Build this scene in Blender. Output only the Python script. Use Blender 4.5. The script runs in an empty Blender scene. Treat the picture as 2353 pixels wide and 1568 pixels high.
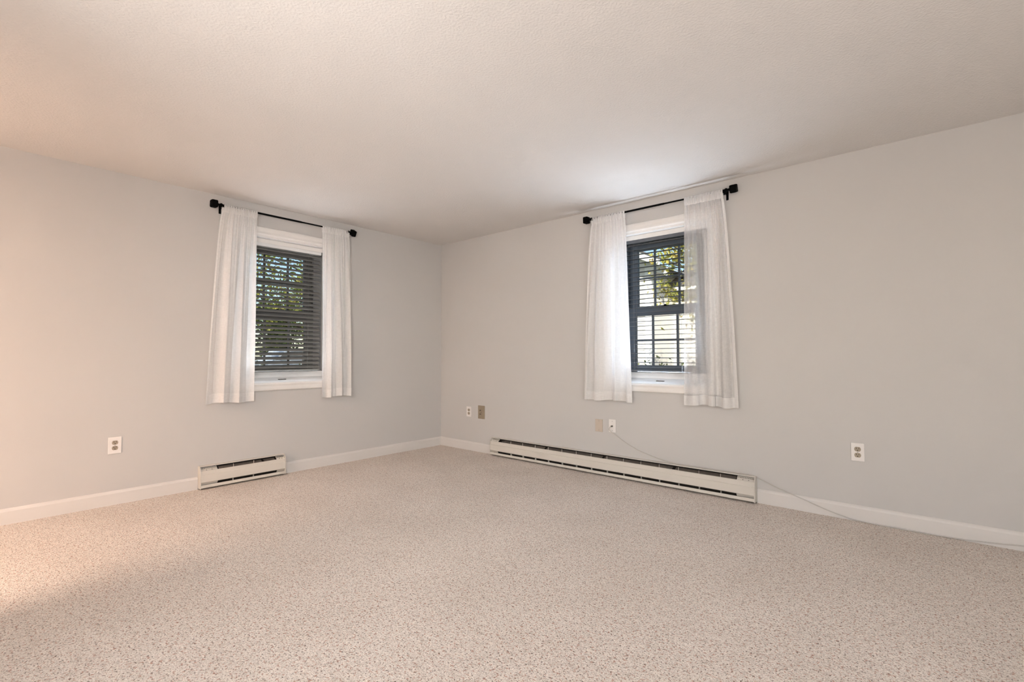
import bpy, bmesh, math, random
from mathutils import Vector, Matrix, noise
PI = math.pi
rnd = random.Random(7)
SC = bpy.context.scene
COL = SC.collection

# ------------------------------------------------------------------ camera
cam = bpy.data.cameras.new('camera'); cam.sensor_width = 36.0; cam.lens = 16.865
cam.clip_start = 0.02; cam.clip_end = 400
camo = bpy.data.objects.new('camera', cam); COL.objects.link(camo)
yaw, pitch = 0.71319, 0.03106
camo.location = (4.5007, -3.8770, 1.0794)
camo.rotation_euler = (PI/2 + pitch, 0.00096, yaw)
SC.camera = camo

# ------------------------------------------------------------------ world, sun, added daylight fills, exposure
world = bpy.data.worlds.new('World'); SC.world = world; world.use_nodes = True
wt = world.node_tree; wt.nodes.clear()
sky = wt.nodes.new('ShaderNodeTexSky'); sky.sky_type = 'NISHITA'; sky.sun_disc = False
sky.sun_elevation = math.radians(33); sky.sun_rotation = math.radians(152)
sky.air_density = 1.0; sky.dust_density = 0.6; sky.ozone_density = 1.2
bg = wt.nodes.new('ShaderNodeBackground'); bg.inputs[1].default_value = 0.19
wo = wt.nodes.new('ShaderNodeOutputWorld')
wt.links.new(sky.outputs[0], bg.inputs[0]); wt.links.new(bg.outputs[0], wo.inputs[0])

def lamp(name, kind, loc, target, power, color, **k):
    d = bpy.data.lights.new(name, kind); d.energy = power; d.color = color
    for a, v in k.items(): setattr(d, a, v)
    o = bpy.data.objects.new(name, d); COL.objects.link(o); o.location = loc
    o.rotation_euler = (Vector(target) - Vector(loc)).to_track_quat('-Z', 'Y').to_euler()
    return o

lamp('sun', 'SUN', (8, -12, 12), (8 - 4.0, -12 + 7.5, 12 - 5.6), 8.5, (1.0, 0.94, 0.84), angle=math.radians(0.6))
# added area lights standing for daylight at assumed openings behind and beside the camera
lamp('daylight_fill_back', 'AREA', (4.25, -6.92, 1.25), (2.7, 0, 1.25), 14, (1.0, 0.96, 0.93), shape='RECTANGLE', size=2.8, size_y=2.0)
lamp('daylight_fill_side', 'AREA', (6.92, -4.6, 1.35), (0, -2.8, 1.25), 68, (1.0, 0.965, 0.935), shape='RECTANGLE', size=2.0, size_y=1.6)
# added fill lights inside both visible windows, making curtains and nearby ceiling glow
lamp('curtain_glow_fill_right', 'AREA', (2.62, 0.060, 1.47), (2.62, -1.0, 1.47), 4.4, (0.70, 0.84, 1.0), shape='RECTANGLE', size=0.56, size_y=1.12)  # added fill in front of the blind, lights the curtains from behind
lamp('ceiling_glow_fill_right', 'AREA', (2.79, 0.055, 0.93), (2.79, -0.32, 1.85), 5.5, (0.76, 0.87, 1.0), shape='RECTANGLE', size=0.46, size_y=0.09, spread=math.radians(95))  # added strip light aimed up for a ceiling glow above the window
lamp('curtain_glow_fill_left', 'AREA', (-0.060, -1.89, 1.47), (1.0, -1.89, 1.47), 3.6, (0.86, 0.92, 1.0), shape='RECTANGLE', size=0.70, size_y=1.12)  # added area light ahead of this blind, same curtain glow
lamp('ceiling_glow_fill_left', 'AREA', (-0.055, -1.89, 0.93), (0.32, -1.89, 1.85), 1.2, (0.90, 0.95, 1.0), shape='RECTANGLE', size=0.70, size_y=0.09, spread=math.radians(95))  # weaker added strip, aimed up to brighten the ceiling here

SC.view_settings.view_transform = 'Standard'; SC.view_settings.look = 'None'
SC.view_settings.gamma = 1.0; SC.view_settings.use_curve_mapping = False
SC.view_settings.exposure = 0.07
SC.cycles.use_denoising = True
SC.cycles.use_adaptive_sampling = True; SC.cycles.adaptive_threshold = 0.16; SC.cycles.adaptive_min_samples = 8
SC.cycles.max_bounces = 6; SC.cycles.diffuse_bounces = 3; SC.cycles.transparent_max_bounces = 16
SC.cycles.sample_clamp_indirect = 6.0

# ------------------------------------------------------------------ materials
MATS = {}
def S(r, g, b):
    f = lambda c: ((c/255 + 0.055)/1.055)**2.4 if c/255 > 0.04045 else c/255/12.92
    return (f(r), f(g), f(b), 1)

def mat(name, col, rough=0.6, var=0.0, vscale=8.0, bump=0.0, bscale=60.0, metal=0.0, spec=0.3, detail=3.0, dist=0.002):
    m = bpy.data.materials.new(name); m.use_nodes = True; MATS[name] = m
    nt = m.node_tree; b = nt.nodes['Principled BSDF']
    b.inputs['Base Color'].default_value = col; b.inputs['Roughness'].default_value = rough
    b.inputs['Metallic'].default_value = metal; b.inputs['Specular IOR Level'].default_value = spec
    tc = nt.nodes.new('ShaderNodeTexCoord')
    if var:
        n = nt.nodes.new('ShaderNodeTexNoise'); n.inputs['Scale'].default_value = vscale; n.inputs['Detail'].default_value = detail
        nt.links.new(tc.outputs['Object'], n.inputs['Vector'])
        r = nt.nodes.new('ShaderNodeValToRGB')
        r.color_ramp.elements[0].position = 0.3; r.color_ramp.elements[1].position = 0.7
        r.color_ramp.elements[0].color = [c*(1 - var) for c in col[:3]] + [1]
        r.color_ramp.elements[1].color = [min(1, c*(1 + var)) for c in col[:3]] + [1]
        nt.links.new(n.outputs['Fac'], r.inputs['Fac']); nt.links.new(r.outputs['Color'], b.inputs['Base Color'])
    if bump:
        n = nt.nodes.new('ShaderNodeTexNoise'); n.inputs['Scale'].default_value = bscale; n.inputs['Detail'].default_value = 2
        nt.links.new(tc.outputs['Object'], n.inputs['Vector'])
        bp = nt.nodes.new('ShaderNodeBump'); bp.inputs['Strength'].default_value = bump; bp.inputs['Distance'].default_value = dist
        nt.links.new(n.outputs['Fac'], bp.inputs['Height']); nt.links.new(bp.outputs['Normal'], b.inputs['Normal'])
    return m

mat('wall_paint', (0.600, 0.578, 0.560, 1), 0.75, 0.012, 1.2, 0.12, 240, spec=0.2, detail=1)
mat('ceiling_paint', (0.775, 0.745, 0.72, 1), 0.9, 0.01, 3, 0.55, 95, spec=0.1, dist=0.004)
mat('trim_white', (0.72, 0.685, 0.655, 1), 0.4, 0.01, 5, 0.05, 40, spec=0.4)
mat('casing_white', (0.82, 0.79, 0.76, 1), 0.42, 0.02, 14, spec=0.4)
mat('vinyl_white', (0.80, 0.80, 0.80, 1), 0.35, 0.01, 9, spec=0.4)
mat('vinyl_shaded', (0.24, 0.245, 0.25, 1), 0.4, 0.02, 9)  # white frame vinyl with the shade behind the blind put into its colour
mat('frame_shaded', (0.150, 0.150, 0.148, 1), 0.5, 0.05, 9, spec=0.3)  # white sash vinyl, dim window exposure baked into a dark colour
mat('frame_shaded_blue', (0.120, 0.150, 0.190, 1), 0.5, 0.05, 9, spec=0.3)  # white vinyl again, shade and blue outdoor tint in the colour
mat('slat_shaded', (0.20, 0.20, 0.19, 1), 0.55, 0.06, 16, spec=0.3)  # white slats, their dim exposure painted as grey
mat('slat_shaded_cool', (0.125, 0.135, 0.150, 1), 0.55, 0.06, 16, spec=0.3)  # white slats darkened and cooled in the colour to look shaded
mat('cord_grey', (0.22, 0.22, 0.22, 1), 0.8, 0.1, 90)
mat('black_metal', (0.0025, 0.0025, 0.0025, 1), 0.75, 0.15, 60, spec=0.06)
mat('heater_enamel', (0.70, 0.655, 0.59, 1), 0.45, 0.012, 4, spec=0.35)
mat('heater_inside', (0.13, 0.105, 0.085, 1), 0.6, 0.25, 30)
mat('heater_slot_shade', (0.022, 0.017, 0.013, 1), 0.8, 0.2, 30)  # near-black colour standing in for shade inside the heater slots
mat('heater_fin', (0.17, 0.145, 0.125, 1), 0.45, 0.12, 40, metal=0.3)
mat('plate_white', (0.83, 0.79, 0.76, 1), 0.35, 0.01, 20, spec=0.4)
mat('plate_tan', (0.34, 0.275, 0.20, 1), 0.45, 0.03, 30)
mat('plate_ivory', (0.575, 0.49, 0.41, 1), 0.5, 0.015, 30)
mat('socket_almond', (0.40, 0.335, 0.26, 1), 0.4, 0.02, 60)
mat('slot_dark', (0.03, 0.02, 0.012, 1), 0.7, 0.1, 60)
mat('screw_metal', (0.40, 0.38, 0.35, 1), 0.35, 0.05, 90, metal=0.7)
mat('connector_metal', (0.10, 0.09, 0.08, 1), 0.4, 0.1, 90, metal=0.6)
mat('cable_white', (0.57, 0.535, 0.50, 1), 0.5, 0.03, 30)
mat('lamp_brass', (0.45, 0.33, 0.16, 1), 0.35, 0.04, 30, metal=0.9)
mat('lawn', (0.035, 0.05, 0.014, 1), 0.9, 0.4, 6, 0.5, 40, dist=0.03)
mat('asphalt', (0.045, 0.045, 0.045, 1), 0.9, 0.15, 20, 0.3, 90)
mat('house_siding', (0.68, 0.65, 0.60, 1), 0.6, 0.05, 3)
mat('house_trim', (0.86, 0.85, 0.82, 1), 0.5, 0.01, 5)
mat('house_soffit', (0.55, 0.54, 0.53, 1), 0.7, 0.03, 5)
mat('roof_shingle', (0.10, 0.095, 0.09, 1), 0.9, 0.3, 14, 0.4, 50)
mat('house_glass', (0.02, 0.025, 0.03, 1), 0.1, 0.2, 3, spec=0.6)
mat('bark', (0.06, 0.045, 0.032, 1), 0.9, 0.35, 22, 0.6, 60, dist=0.01)
mat('car_paint', (0.52, 0.58, 0.66, 1), 0.25, 0.01, 5, spec=0.6)
mat('car_glass', (0.03, 0.04, 0.05, 1), 0.08, 0.1, 4, spec=0.7)
mat('tyre', (0.012, 0.012, 0.012, 1), 0.85, 0.1, 30)
mat('tail_light', (0.55, 0.02, 0.015, 1), 0.25, 0.05, 30)

def leafmat(name, cols):
    m = bpy.data.materials.new(name); m.use_nodes = True; MATS[name] = m
    nt = m.node_tree; nt.nodes.clear()
    tc = nt.nodes.new('ShaderNodeTexCoord'); n = nt.nodes.new('ShaderNodeTexNoise')
    n.inputs['Scale'].default_value = 2.6; n.inputs['Detail'].default_value = 6; n.inputs['Roughness'].default_value = 0.75
    nt.links.new(tc.outputs['Object'], n.inputs['Vector'])
    r = nt.nodes.new('ShaderNodeValToRGB'); cr = r.color_ramp
    while len(cr.elements) < len(cols): cr.elements.new(0.5)
    for i, (p, c) in enumerate(cols): cr.elements[i].position = p; cr.elements[i].color = (*c, 1)
    nt.links.new(n.outputs['Fac'], r.inputs['Fac'])
    d = nt.nodes.new('ShaderNodeBsdfDiffuse'); t = nt.nodes.new('ShaderNodeBsdfTranslucent')
    mx = nt.nodes.new('ShaderNodeMixShader'); mx.inputs[0].default_value = 0.42
    o = nt.nodes.new('ShaderNodeOutputMaterial')
    for s in (d, t): nt.links.new(r.outputs['Color'], s.inputs['Color'])
    nt.links.new(d.outputs[0], mx.inputs[1]); nt.links.new(t.outputs[0], mx.inputs[2]); nt.links.new(mx.outputs[0], o.inputs[0])
leafmat('leaves_autumn', [(0.30, (0.16, 0.22, 0.05)), (0.45, (0.36, 0.38, 0.09)), (0.56, (0.62, 0.52, 0.14)), (0.70, (0.62, 0.30, 0.12))])
leafmat('leaves_green', [(0.30, (0.05, 0.08, 0.02)), (0.46, (0.14, 0.18, 0.04)), (0.57, (0.38, 0.36, 0.09)), (0.70, (0.55, 0.38, 0.12))])
leafmat('leaves_hedge', [(0.30, (0.02, 0.035, 0.012)), (0.50, (0.06, 0.085, 0.025)), (0.68, (0.30, 0.32, 0.09))])

def glassmat():
    m = bpy.data.materials.new('window_glass'); m.use_nodes = True; MATS['window_glass'] = m
    nt = m.node_tree; nt.nodes.clear()
    t = nt.nodes.new('ShaderNodeBsdfTransparent'); t.inputs[0].default_value = (0.93, 0.95, 0.95, 1)
    g = nt.nodes.new('ShaderNodeBsdfGlossy'); g.inputs['Roughness'].default_value = 0.02; g.inputs[0].default_value = (0.9, 0.9, 0.9, 1)
    f = nt.nodes.new('ShaderNodeFresnel'); f.inputs[0].default_value = 1.35
    mx = nt.nodes.new('ShaderNodeMixShader'); o = nt.nodes.new('ShaderNodeOutputMaterial')
    nt.links.new(f.outputs[0], mx.inputs[0]); nt.links.new(t.outputs[0], mx.inputs[1]); nt.links.new(g.outputs[0], mx.inputs[2])
    nt.links.new(mx.outputs[0], o.inputs[0])
glassmat()

def clothmat(name, see):
    m = bpy.data.materials.new(name); m.use_nodes = True; MATS[name] = m
    nt = m.node_tree; nt.nodes.clear(); L = nt.links.new
    tc = nt.nodes.new('ShaderNodeTexCoord')
    outs = []
    for sc in ((30, 30, 900), (900, 900, 30)):           # slubs of the weave, along and across
        mp = nt.nodes.new('ShaderNodeMapping'); mp.inputs['Scale'].default_value = sc
        n = nt.nodes.new('ShaderNodeTexNoise'); n.inputs['Scale'].default_value = 1.0; n.inputs['Detail'].default_value = 2
        L(tc.outputs['Object'], mp.inputs[0]); L(mp.outputs[0], n.inputs['Vector']); outs.append(n.outputs['Fac'])
    ad = nt.nodes.new('ShaderNodeMath'); ad.operation = 'ADD'; L(outs[0], ad.inputs[0]); L(outs[1], ad.inputs[1])
    mr = nt.nodes.new('ShaderNodeMapRange'); mr.inputs[1].default_value = 0.75; mr.inputs[2].default_value = 1.25
    mr.inputs[3].default_value = see - 0.07; mr.inputs[4].default_value = see + 0.07; L(ad.outputs[0], mr.inputs[0])
    d = nt.nodes.new('ShaderNodeBsdfDiffuse'); d.inputs[0].default_value = (0.95, 0.925, 0.905, 1)
    t = nt.nodes.new('ShaderNodeBsdfTranslucent'); t.inputs[0].default_value = (0.92, 0.91, 0.91, 1)
    m1 = nt.nodes.new('ShaderNodeMixShader'); m1.inputs[0].default_value = 0.34
    tr = nt.nodes.new('ShaderNodeBsdfTransparent'); m2 = nt.nodes.new('ShaderNodeMixShader')
    o = nt.nodes.new('ShaderNodeOutputMaterial')
    L(d.outputs[0], m1.inputs[1]); L(t.outputs[0], m1.inputs[2]); L(mr.outputs[0], m2.inputs[0])
    L(m1.outputs[0], m2.inputs[1]); L(tr.outputs[0], m2.inputs[2]); L(m2.outputs[0], o.inputs[0])
clothmat('sheer_cloth', 0.15); clothmat('open_sheer_cloth', 0.52); clothmat('hem_cloth', 0.08)

def carpetmat():
    m = bpy.data.materials.new('carpet'); m.use_nodes = True; MATS['carpet'] = m
    nt = m.node_tree; L = nt.links.new; b = nt.nodes['Principled BSDF']
    b.inputs['Roughness'].default_value = 0.95; b.inputs['Specular IOR Level'].default_value = 0.05
    b.inputs['Sheen Weight'].default_value = 0.15
    tc = nt.nodes.new('ShaderNodeTexCoord')
    def nz(s, det=2, rough=0.5):
        n = nt.nodes.new('ShaderNodeTexNoise'); n.inputs['Scale'].default_value = s; n.inputs['Detail'].default_value = det
        n.inputs['Roughness'].default_value = rough; L(tc.outputs['Object'], n.inputs['Vector']); return n.outputs['Fac']
    def ramp(src, pts):
        r = nt.nodes.new('ShaderNodeValToRGB'); cr = r.color_ramp
        while len(cr.elements) < len(pts): cr.elements.new(0.5)
        for i, (p, c) in enumerate(pts): cr.elements[i].position = p; cr.elements[i].color = (*c, 1)
        L(src, r.inputs['Fac']); return r.outputs['Color']
    def mix(a, bb, fac, mode='MIX'):
        x = nt.nodes.new('ShaderNodeMix'); x.data_type = 'RGBA'; x.blend_type = mode
        if isinstance(fac, float): x.inputs[0].default_value = fac
        else: L(fac, x.inputs[0])
        L(a, x.inputs[6]); L(bb, x.inputs[7]); return x.outputs[2]
    base = ramp(nz(2.2, 3), [(0.3, (0.79, 0.72, 0.655)), (0.7, (0.86, 0.79, 0.725))])
    blot = ramp(nz(34, 3, 0.7), [(0.32, (0.86, 0.84, 0.82)), (0.52, (1.0, 1.0, 1.0)), (0.70, (1.06, 1.05, 1.04))])
    base = mix(base, blot, 1.0, 'MULTIPLY')
    tuft = ramp(nz(185, 2, 0.6), [(0.34, (0.72, 0.68, 0.65)), (0.46, (0.93, 0.92, 0.91)), (0.60, (1.10, 1.10, 1.10))])
    c = mix(base, tuft, 1.0, 'MULTIPLY')
    def fleck(scale, lo, hi, col, amt, det=2):
        nonlocal c
        r = ramp(nz(scale, det, 0.55), [(lo, (0, 0, 0)), (hi, (1, 1, 1))])
        k = nt.nodes.new('ShaderNodeRGB'); k.outputs[0].default_value = (*col, 1)
        q = nt.nodes.new('ShaderNodeMath'); q.operation = 'MULTIPLY'; L(r, q.inputs[0]); q.inputs[1].default_value = amt
        c = mix(c, k.outputs[0], q.outputs[0])
    fleck(88, 0.57, 0.66, (0.50, 0.275, 0.205), 0.8)          # rosy yarn flecks
    fleck(128, 0.60, 0.655, (0.15, 0.11, 0.085), 0.9)          # dark brown flecks
    fleck(111, 0.59, 0.68, (0.86, 0.81, 0.76), 0.7)          # pale yarn flecks
    L(c, b.inputs['Base Color'])
    bp = nt.nodes.new('ShaderNodeBump'); bp.inputs['Strength'].default_value = 0.9; bp.inputs['Distance'].default_value = 0.006
    L(nz(120, 3, 0.6), bp.inputs['Height']); L(bp.outputs['Normal'], b.inputs['Normal'])
carpetmat()

def matte(name):
    # plain diffuse surface: keeps the colour and relief nodes of the material
    nt = MATS[name].node_tree; b = nt.nodes['Principled BSDF']; d = nt.nodes.new('ShaderNodeBsdfDiffuse'); o = nt.nodes['Material Output']
    for l in list(nt.links):
        if l.to_node == b and l.to_socket.name == 'Base Color': nt.links.new(l.from_socket, d.inputs['Color'])
        elif l.to_node == b and l.to_socket.name == 'Normal': nt.links.new(l.from_socket, d.inputs['Normal'])
    nt.links.new(d.outputs[0], o.inputs[0])
for n_ in ('wall_paint', 'ceiling_paint', 'carpet', 'lawn', 'asphalt', 'bark'): matte(n_)

def emit(name, col, s):
    m = bpy.data.materials.new(name); m.use_nodes = True; MATS[name] = m
    b = m.node_tree.nodes['Principled BSDF']; b.inputs['Base Color'].default_value = (0.9, 0.87, 0.8, 1)
    b.inputs['Emission Color'].default_value = (*col, 1); b.inputs['Emission Strength'].default_value = s
emit('lamp_shade_lit', (1.0, 0.72, 0.42), 2.0)

# ------------------------------------------------------------------ mesh helpers
class MB:
    def __init__(s): s.v = []; s.f = []; s.sm = []
    def add(s, vs, fs, smooth=False):
        o = len(s.v); s.v += [tuple(v) for v in vs]
        for f in fs: s.f.append([i + o for i in f]); s.sm.append(smooth)
        return s
    def box(s, a, b, bev=0.0):
        x0, x1 = sorted((a[0], b[0])); y0, y1 = sorted((a[1], b[1])); z0, z1 = sorted((a[2], b[2]))
        if bev <= 0:
            return s.add([(x0,y0,z0),(x1,y0,z0),(x1,y1,z0),(x0,y1,z0),(x0,y0,z1),(x1,y0,z1),(x1,y1,z1),(x0,y1,z1)],
                         [(3,2,1,0),(4,5,6,7),(0,1,5,4),(1,2,6,5),(2,3,7,6),(3,0,4,7)])
        bm = bmesh.new(); bmesh.ops.create_cube(bm, size=1)
        for v in bm.verts: v.co = Vector(((x0+x1)/2 + v.co.x*(x1-x0), (y0+y1)/2 + v.co.y*(y1-y0), (z0+z1)/2 + v.co.z*(z1-z0)))
        bmesh.ops.bevel(bm, geom=bm.edges[:], offset=bev, segments=2, profile=0.5, affect='EDGES')
        bm.verts.index_update()
        s.add([v.co for v in bm.verts], [[v.index for v in f.verts] for f in bm.faces]); bm.free(); return s
    def prism(s, prof, axis, a, b):
        # prof: list of (p,q) closed outline; axis 0/1/2 extruded from a to b, other two axes in order
        n = len(prof); o = [i for i in range(3) if i != axis]; vs = []
        for t in (a, b):
            for p, q in prof:
                v = [0, 0, 0]; v[axis] = t; v[o[0]] = p; v[o[1]] = q; vs.append(v)
        fs = [list(range(n)), list(range(2*n - 1, n - 1, -1))] + [[i, i + n, (i+1) % n + n, (i+1) % n] for i in range(n)]
        return s.add(vs, fs)
    def lathe(s, prof, c, axis, seg=24, smooth=True, rot=0.0):
        # prof: list of (r, t) along axis
        ax = Vector(axis).normalized(); e1 = ax.orthogonal().normalized()
        if abs(ax.z) < 0.9: e1 = Vector((0, 0, 1))
        e2 = ax.cross(e1); vs = []; fs = []; n = len(prof); c = Vector(c)
        for r, t in prof:
            for k in range(seg):
                a = 2*PI*k/seg + rot; vs.append(c + ax*t + (e1*math.cos(a) + e2*math.sin(a))*r)
        for i in range(n - 1):
            for k in range(seg): fs.append((i*seg + k, i*seg + (k+1) % seg, (i+1)*seg + (k+1) % seg, (i+1)*seg + k))
        s.add(vs, fs, smooth)
        o = len(s.v) - len(vs)
        s.f.append([o + k for k in range(seg)][::-1]); s.sm.append(False)
        s.f.append([o + (n-1)*seg + k for k in range(seg)]); s.sm.append(False)
        return s
    def tube(s, pts, r, seg=10, rads=None):
        pts = [Vector(p) for p in pts]; vs = []; fs = []; n = len(pts); up = Vector((0.13, 0.21, 0.97))
        for i, p in enumerate(pts):
            t = (pts[min(i+1, n-1)] - pts[max(i-1, 0)]).normalized()
            e1 = t.cross(up); e1 = e1.normalized() if e1.length > 1e-4 else t.orthogonal().normalized()
            e2 = t.cross(e1); rr = rads[i] if rads else r
            for k in range(seg): vs.append(p + (e1*math.cos(2*PI*k/seg) + e2*math.sin(2*PI*k/seg))*rr)
        for i in range(n - 1):
            for k in range(seg): fs.append((i*seg + k, i*seg + (k+1) % seg, (i+1)*seg + (k+1) % seg, (i+1)*seg + k))
        s.add(vs, fs, True); o = len(s.v) - len(vs)
        s.f.append([o + k for k in range(seg)]); s.sm.append(False)
        s.f.append([o + (n-1)*seg + k for k in range(seg)][::-1]); s.sm.append(False)
        return s
    def mesh(s, name, m):
        me = bpy.data.meshes.new(name); me.from_pydata(s.v, [], s.f); me.materials.append(MATS[m])
        for p, q in zip(me.polygons, s.sm): p.use_smooth = q
        bm = bmesh.new(); bm.from_mesh(me); bmesh.ops.recalc_face_normals(bm, faces=bm.faces[:]); bm.to_mesh(me); bm.free()
        me.update(); return me
    def build(s, name, m, parent=None, loc=None):
        o = bpy.data.objects.new(name, s.mesh(name, m)); COL.objects.link(o)
        if parent: o.parent = parent
        if loc: o.location = loc
        return o

def tag(o, label=None, cat=None, group=None, kind=None):
    if label: o['label'] = label
    if cat: o['category'] = cat
    if group: o['group'] = group
    if kind: o['kind'] = kind
    return o
def empty(name, loc=(0, 0, 0), rz=0.0, parent=None):
    o = bpy.data.objects.new(name, None); COL.objects.link(o); o.location = loc; o.rotation_euler = (0, 0, rz)
    o.empty_display_size = 0.05
    if parent: o.parent = parent
    return o
def wall_empty(name, wall, u, z):
    # local axes on a wall: x runs to the viewer's right, y goes out through the wall, z is up
    return empty(name, (u, 0, z)) if wall == 'right' else empty(name, (0, u, z), PI/2)
def clone(root, loc=None, rz=None, parent=None):
    c = root.copy(); COL.objects.link(c); c.parent = parent
    if loc is not None: c.location = loc
    if rz is not None: c.rotation_euler = (0, 0, rz)
    for ch in list(root.children): clone(ch, parent=c)
    return c

# ------------------------------------------------------------------ room shell
H = 2.44; X1 = 7.0; Y1 = -7.0; T = 0.26
OW = 0.445; OZ0, OZ1 = 0.836, 2.168          # window openings: half width, bottom, top
WU = {'left': -1.889, 'right': 2.772}
tag(MB().box((0, Y1, -0.08), (X1, 0, 0)).build('floor', 'carpet'), 'beige flecked wall-to-wall carpet covering the whole floor', 'carpet', kind='structure')
tag(MB().box((-T, Y1 - T, H), (X1 + T, T, H + 0.15)).build('ceiling', 'ceiling_paint'), 'off-white stippled ceiling', 'ceiling', kind='structure')
def holed(axis, lo, hi, u, d0, d1):
    m = MB()
    def b(u0, u1, z0, z1):
        if axis == 'right': m.box((u0, d0, z0), (u1, d1, z1))
        else: m.box((-d0, u0, z0), (-d1, u1, z1))
    b(lo, u - OW, -0.4, H); b(u + OW, hi, -0.4, H); b(u - OW, u + OW, -0.4, OZ0); b(u - OW, u + OW, OZ1, H)
    return m
tag(holed('left', Y1 - T, 0, WU['left'], 0, T).build('wall_left', 'wall_paint'), 'light greige painted wall with the window beside the short heater', 'wall', kind='structure')
tag(holed('right', -T, X1 + T, WU['right'], 0, T).build('wall_right', 'wall_paint'), 'light greige painted wall above the long baseboard heater', 'wall', kind='structure')
mb = MB(); mb.box((0, Y1 - T, -0.4), (2.8, Y1, H)); mb.box((5.7, Y1 - T, -0.4), (X1, Y1, H)); mb.box((2.8, Y1 - T, 2.3), (5.7, Y1, H)); mb.box((2.8, Y1 - T, -0.4), (5.7, Y1, 0.2))  # unseen opening assumed here for the back fill light
pm = MB(); pm.box((1.56, -4.47, 0), (2.60, -4.35, H)); pm.box((2.48, Y1, 0), (2.60, -4.47, H))  # unseen partition added to cut the edge of the warm light
tag(pm.build('added_partition', 'wall_paint'), 'added unseen partition edging the warm hall light left of the view', 'wall', kind='structure')
tag(mb.build('wall_back', 'wall_paint'), 'painted wall behind the viewpoint with an assumed wide window opening', 'wall', kind='structure')
mb = MB(); mb.box((X1, Y1 - T, -0.4), (X1 + T, -5.7, H)); mb.box((X1, -3.5, -0.4), (X1 + T, 0, H)); mb.box((X1, -5.7, 2.2), (X1 + T, -3.5, H)); mb.box((X1, -5.7, -0.4), (X1 + T, -3.5, 0.5))  # opening out of view, assumed for the side fill
tag(mb.build('wall_side', 'wall_paint'), 'painted wall beside the viewpoint with an assumed window opening', 'wall', kind='structure')

BBP = [(0, 0), (-0.014, 0), (-0.014, 0.082), (-0.009, 0.094), (-0.003, 0.100), (0, 0.101)]
def baseboard(name, label, spans, xf):
    m = MB()
    for a, b in spans:
        k = MB().prism(BBP, 0, a, b); m.add([xf(v) for v in k.v], k.f)
    tag(m.build(name, 'trim_white'), label, 'baseboard', kind='structure')
baseboard('baseboard_left', 'white baseboard along the wall with the short heater', [(Y1, -2.579), (-1.896, 0.0)], lambda v: (-v[1], v[0], v[2]))
baseboard('baseboard_right', 'white baseboard along the wall with the long heater', [(0.0, 0.885), (3.535, X1)], lambda v: v)
baseboard('baseboard_back', 'white baseboard behind the viewpoint', [(0, X1)], lambda v: (v[0], Y1 - v[1], v[2]))
baseboard('baseboard_side', 'white baseboard beside the viewpoint', [(Y1, 0)], lambda v: (X1 + v[1], v[0], v[2]))

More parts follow.
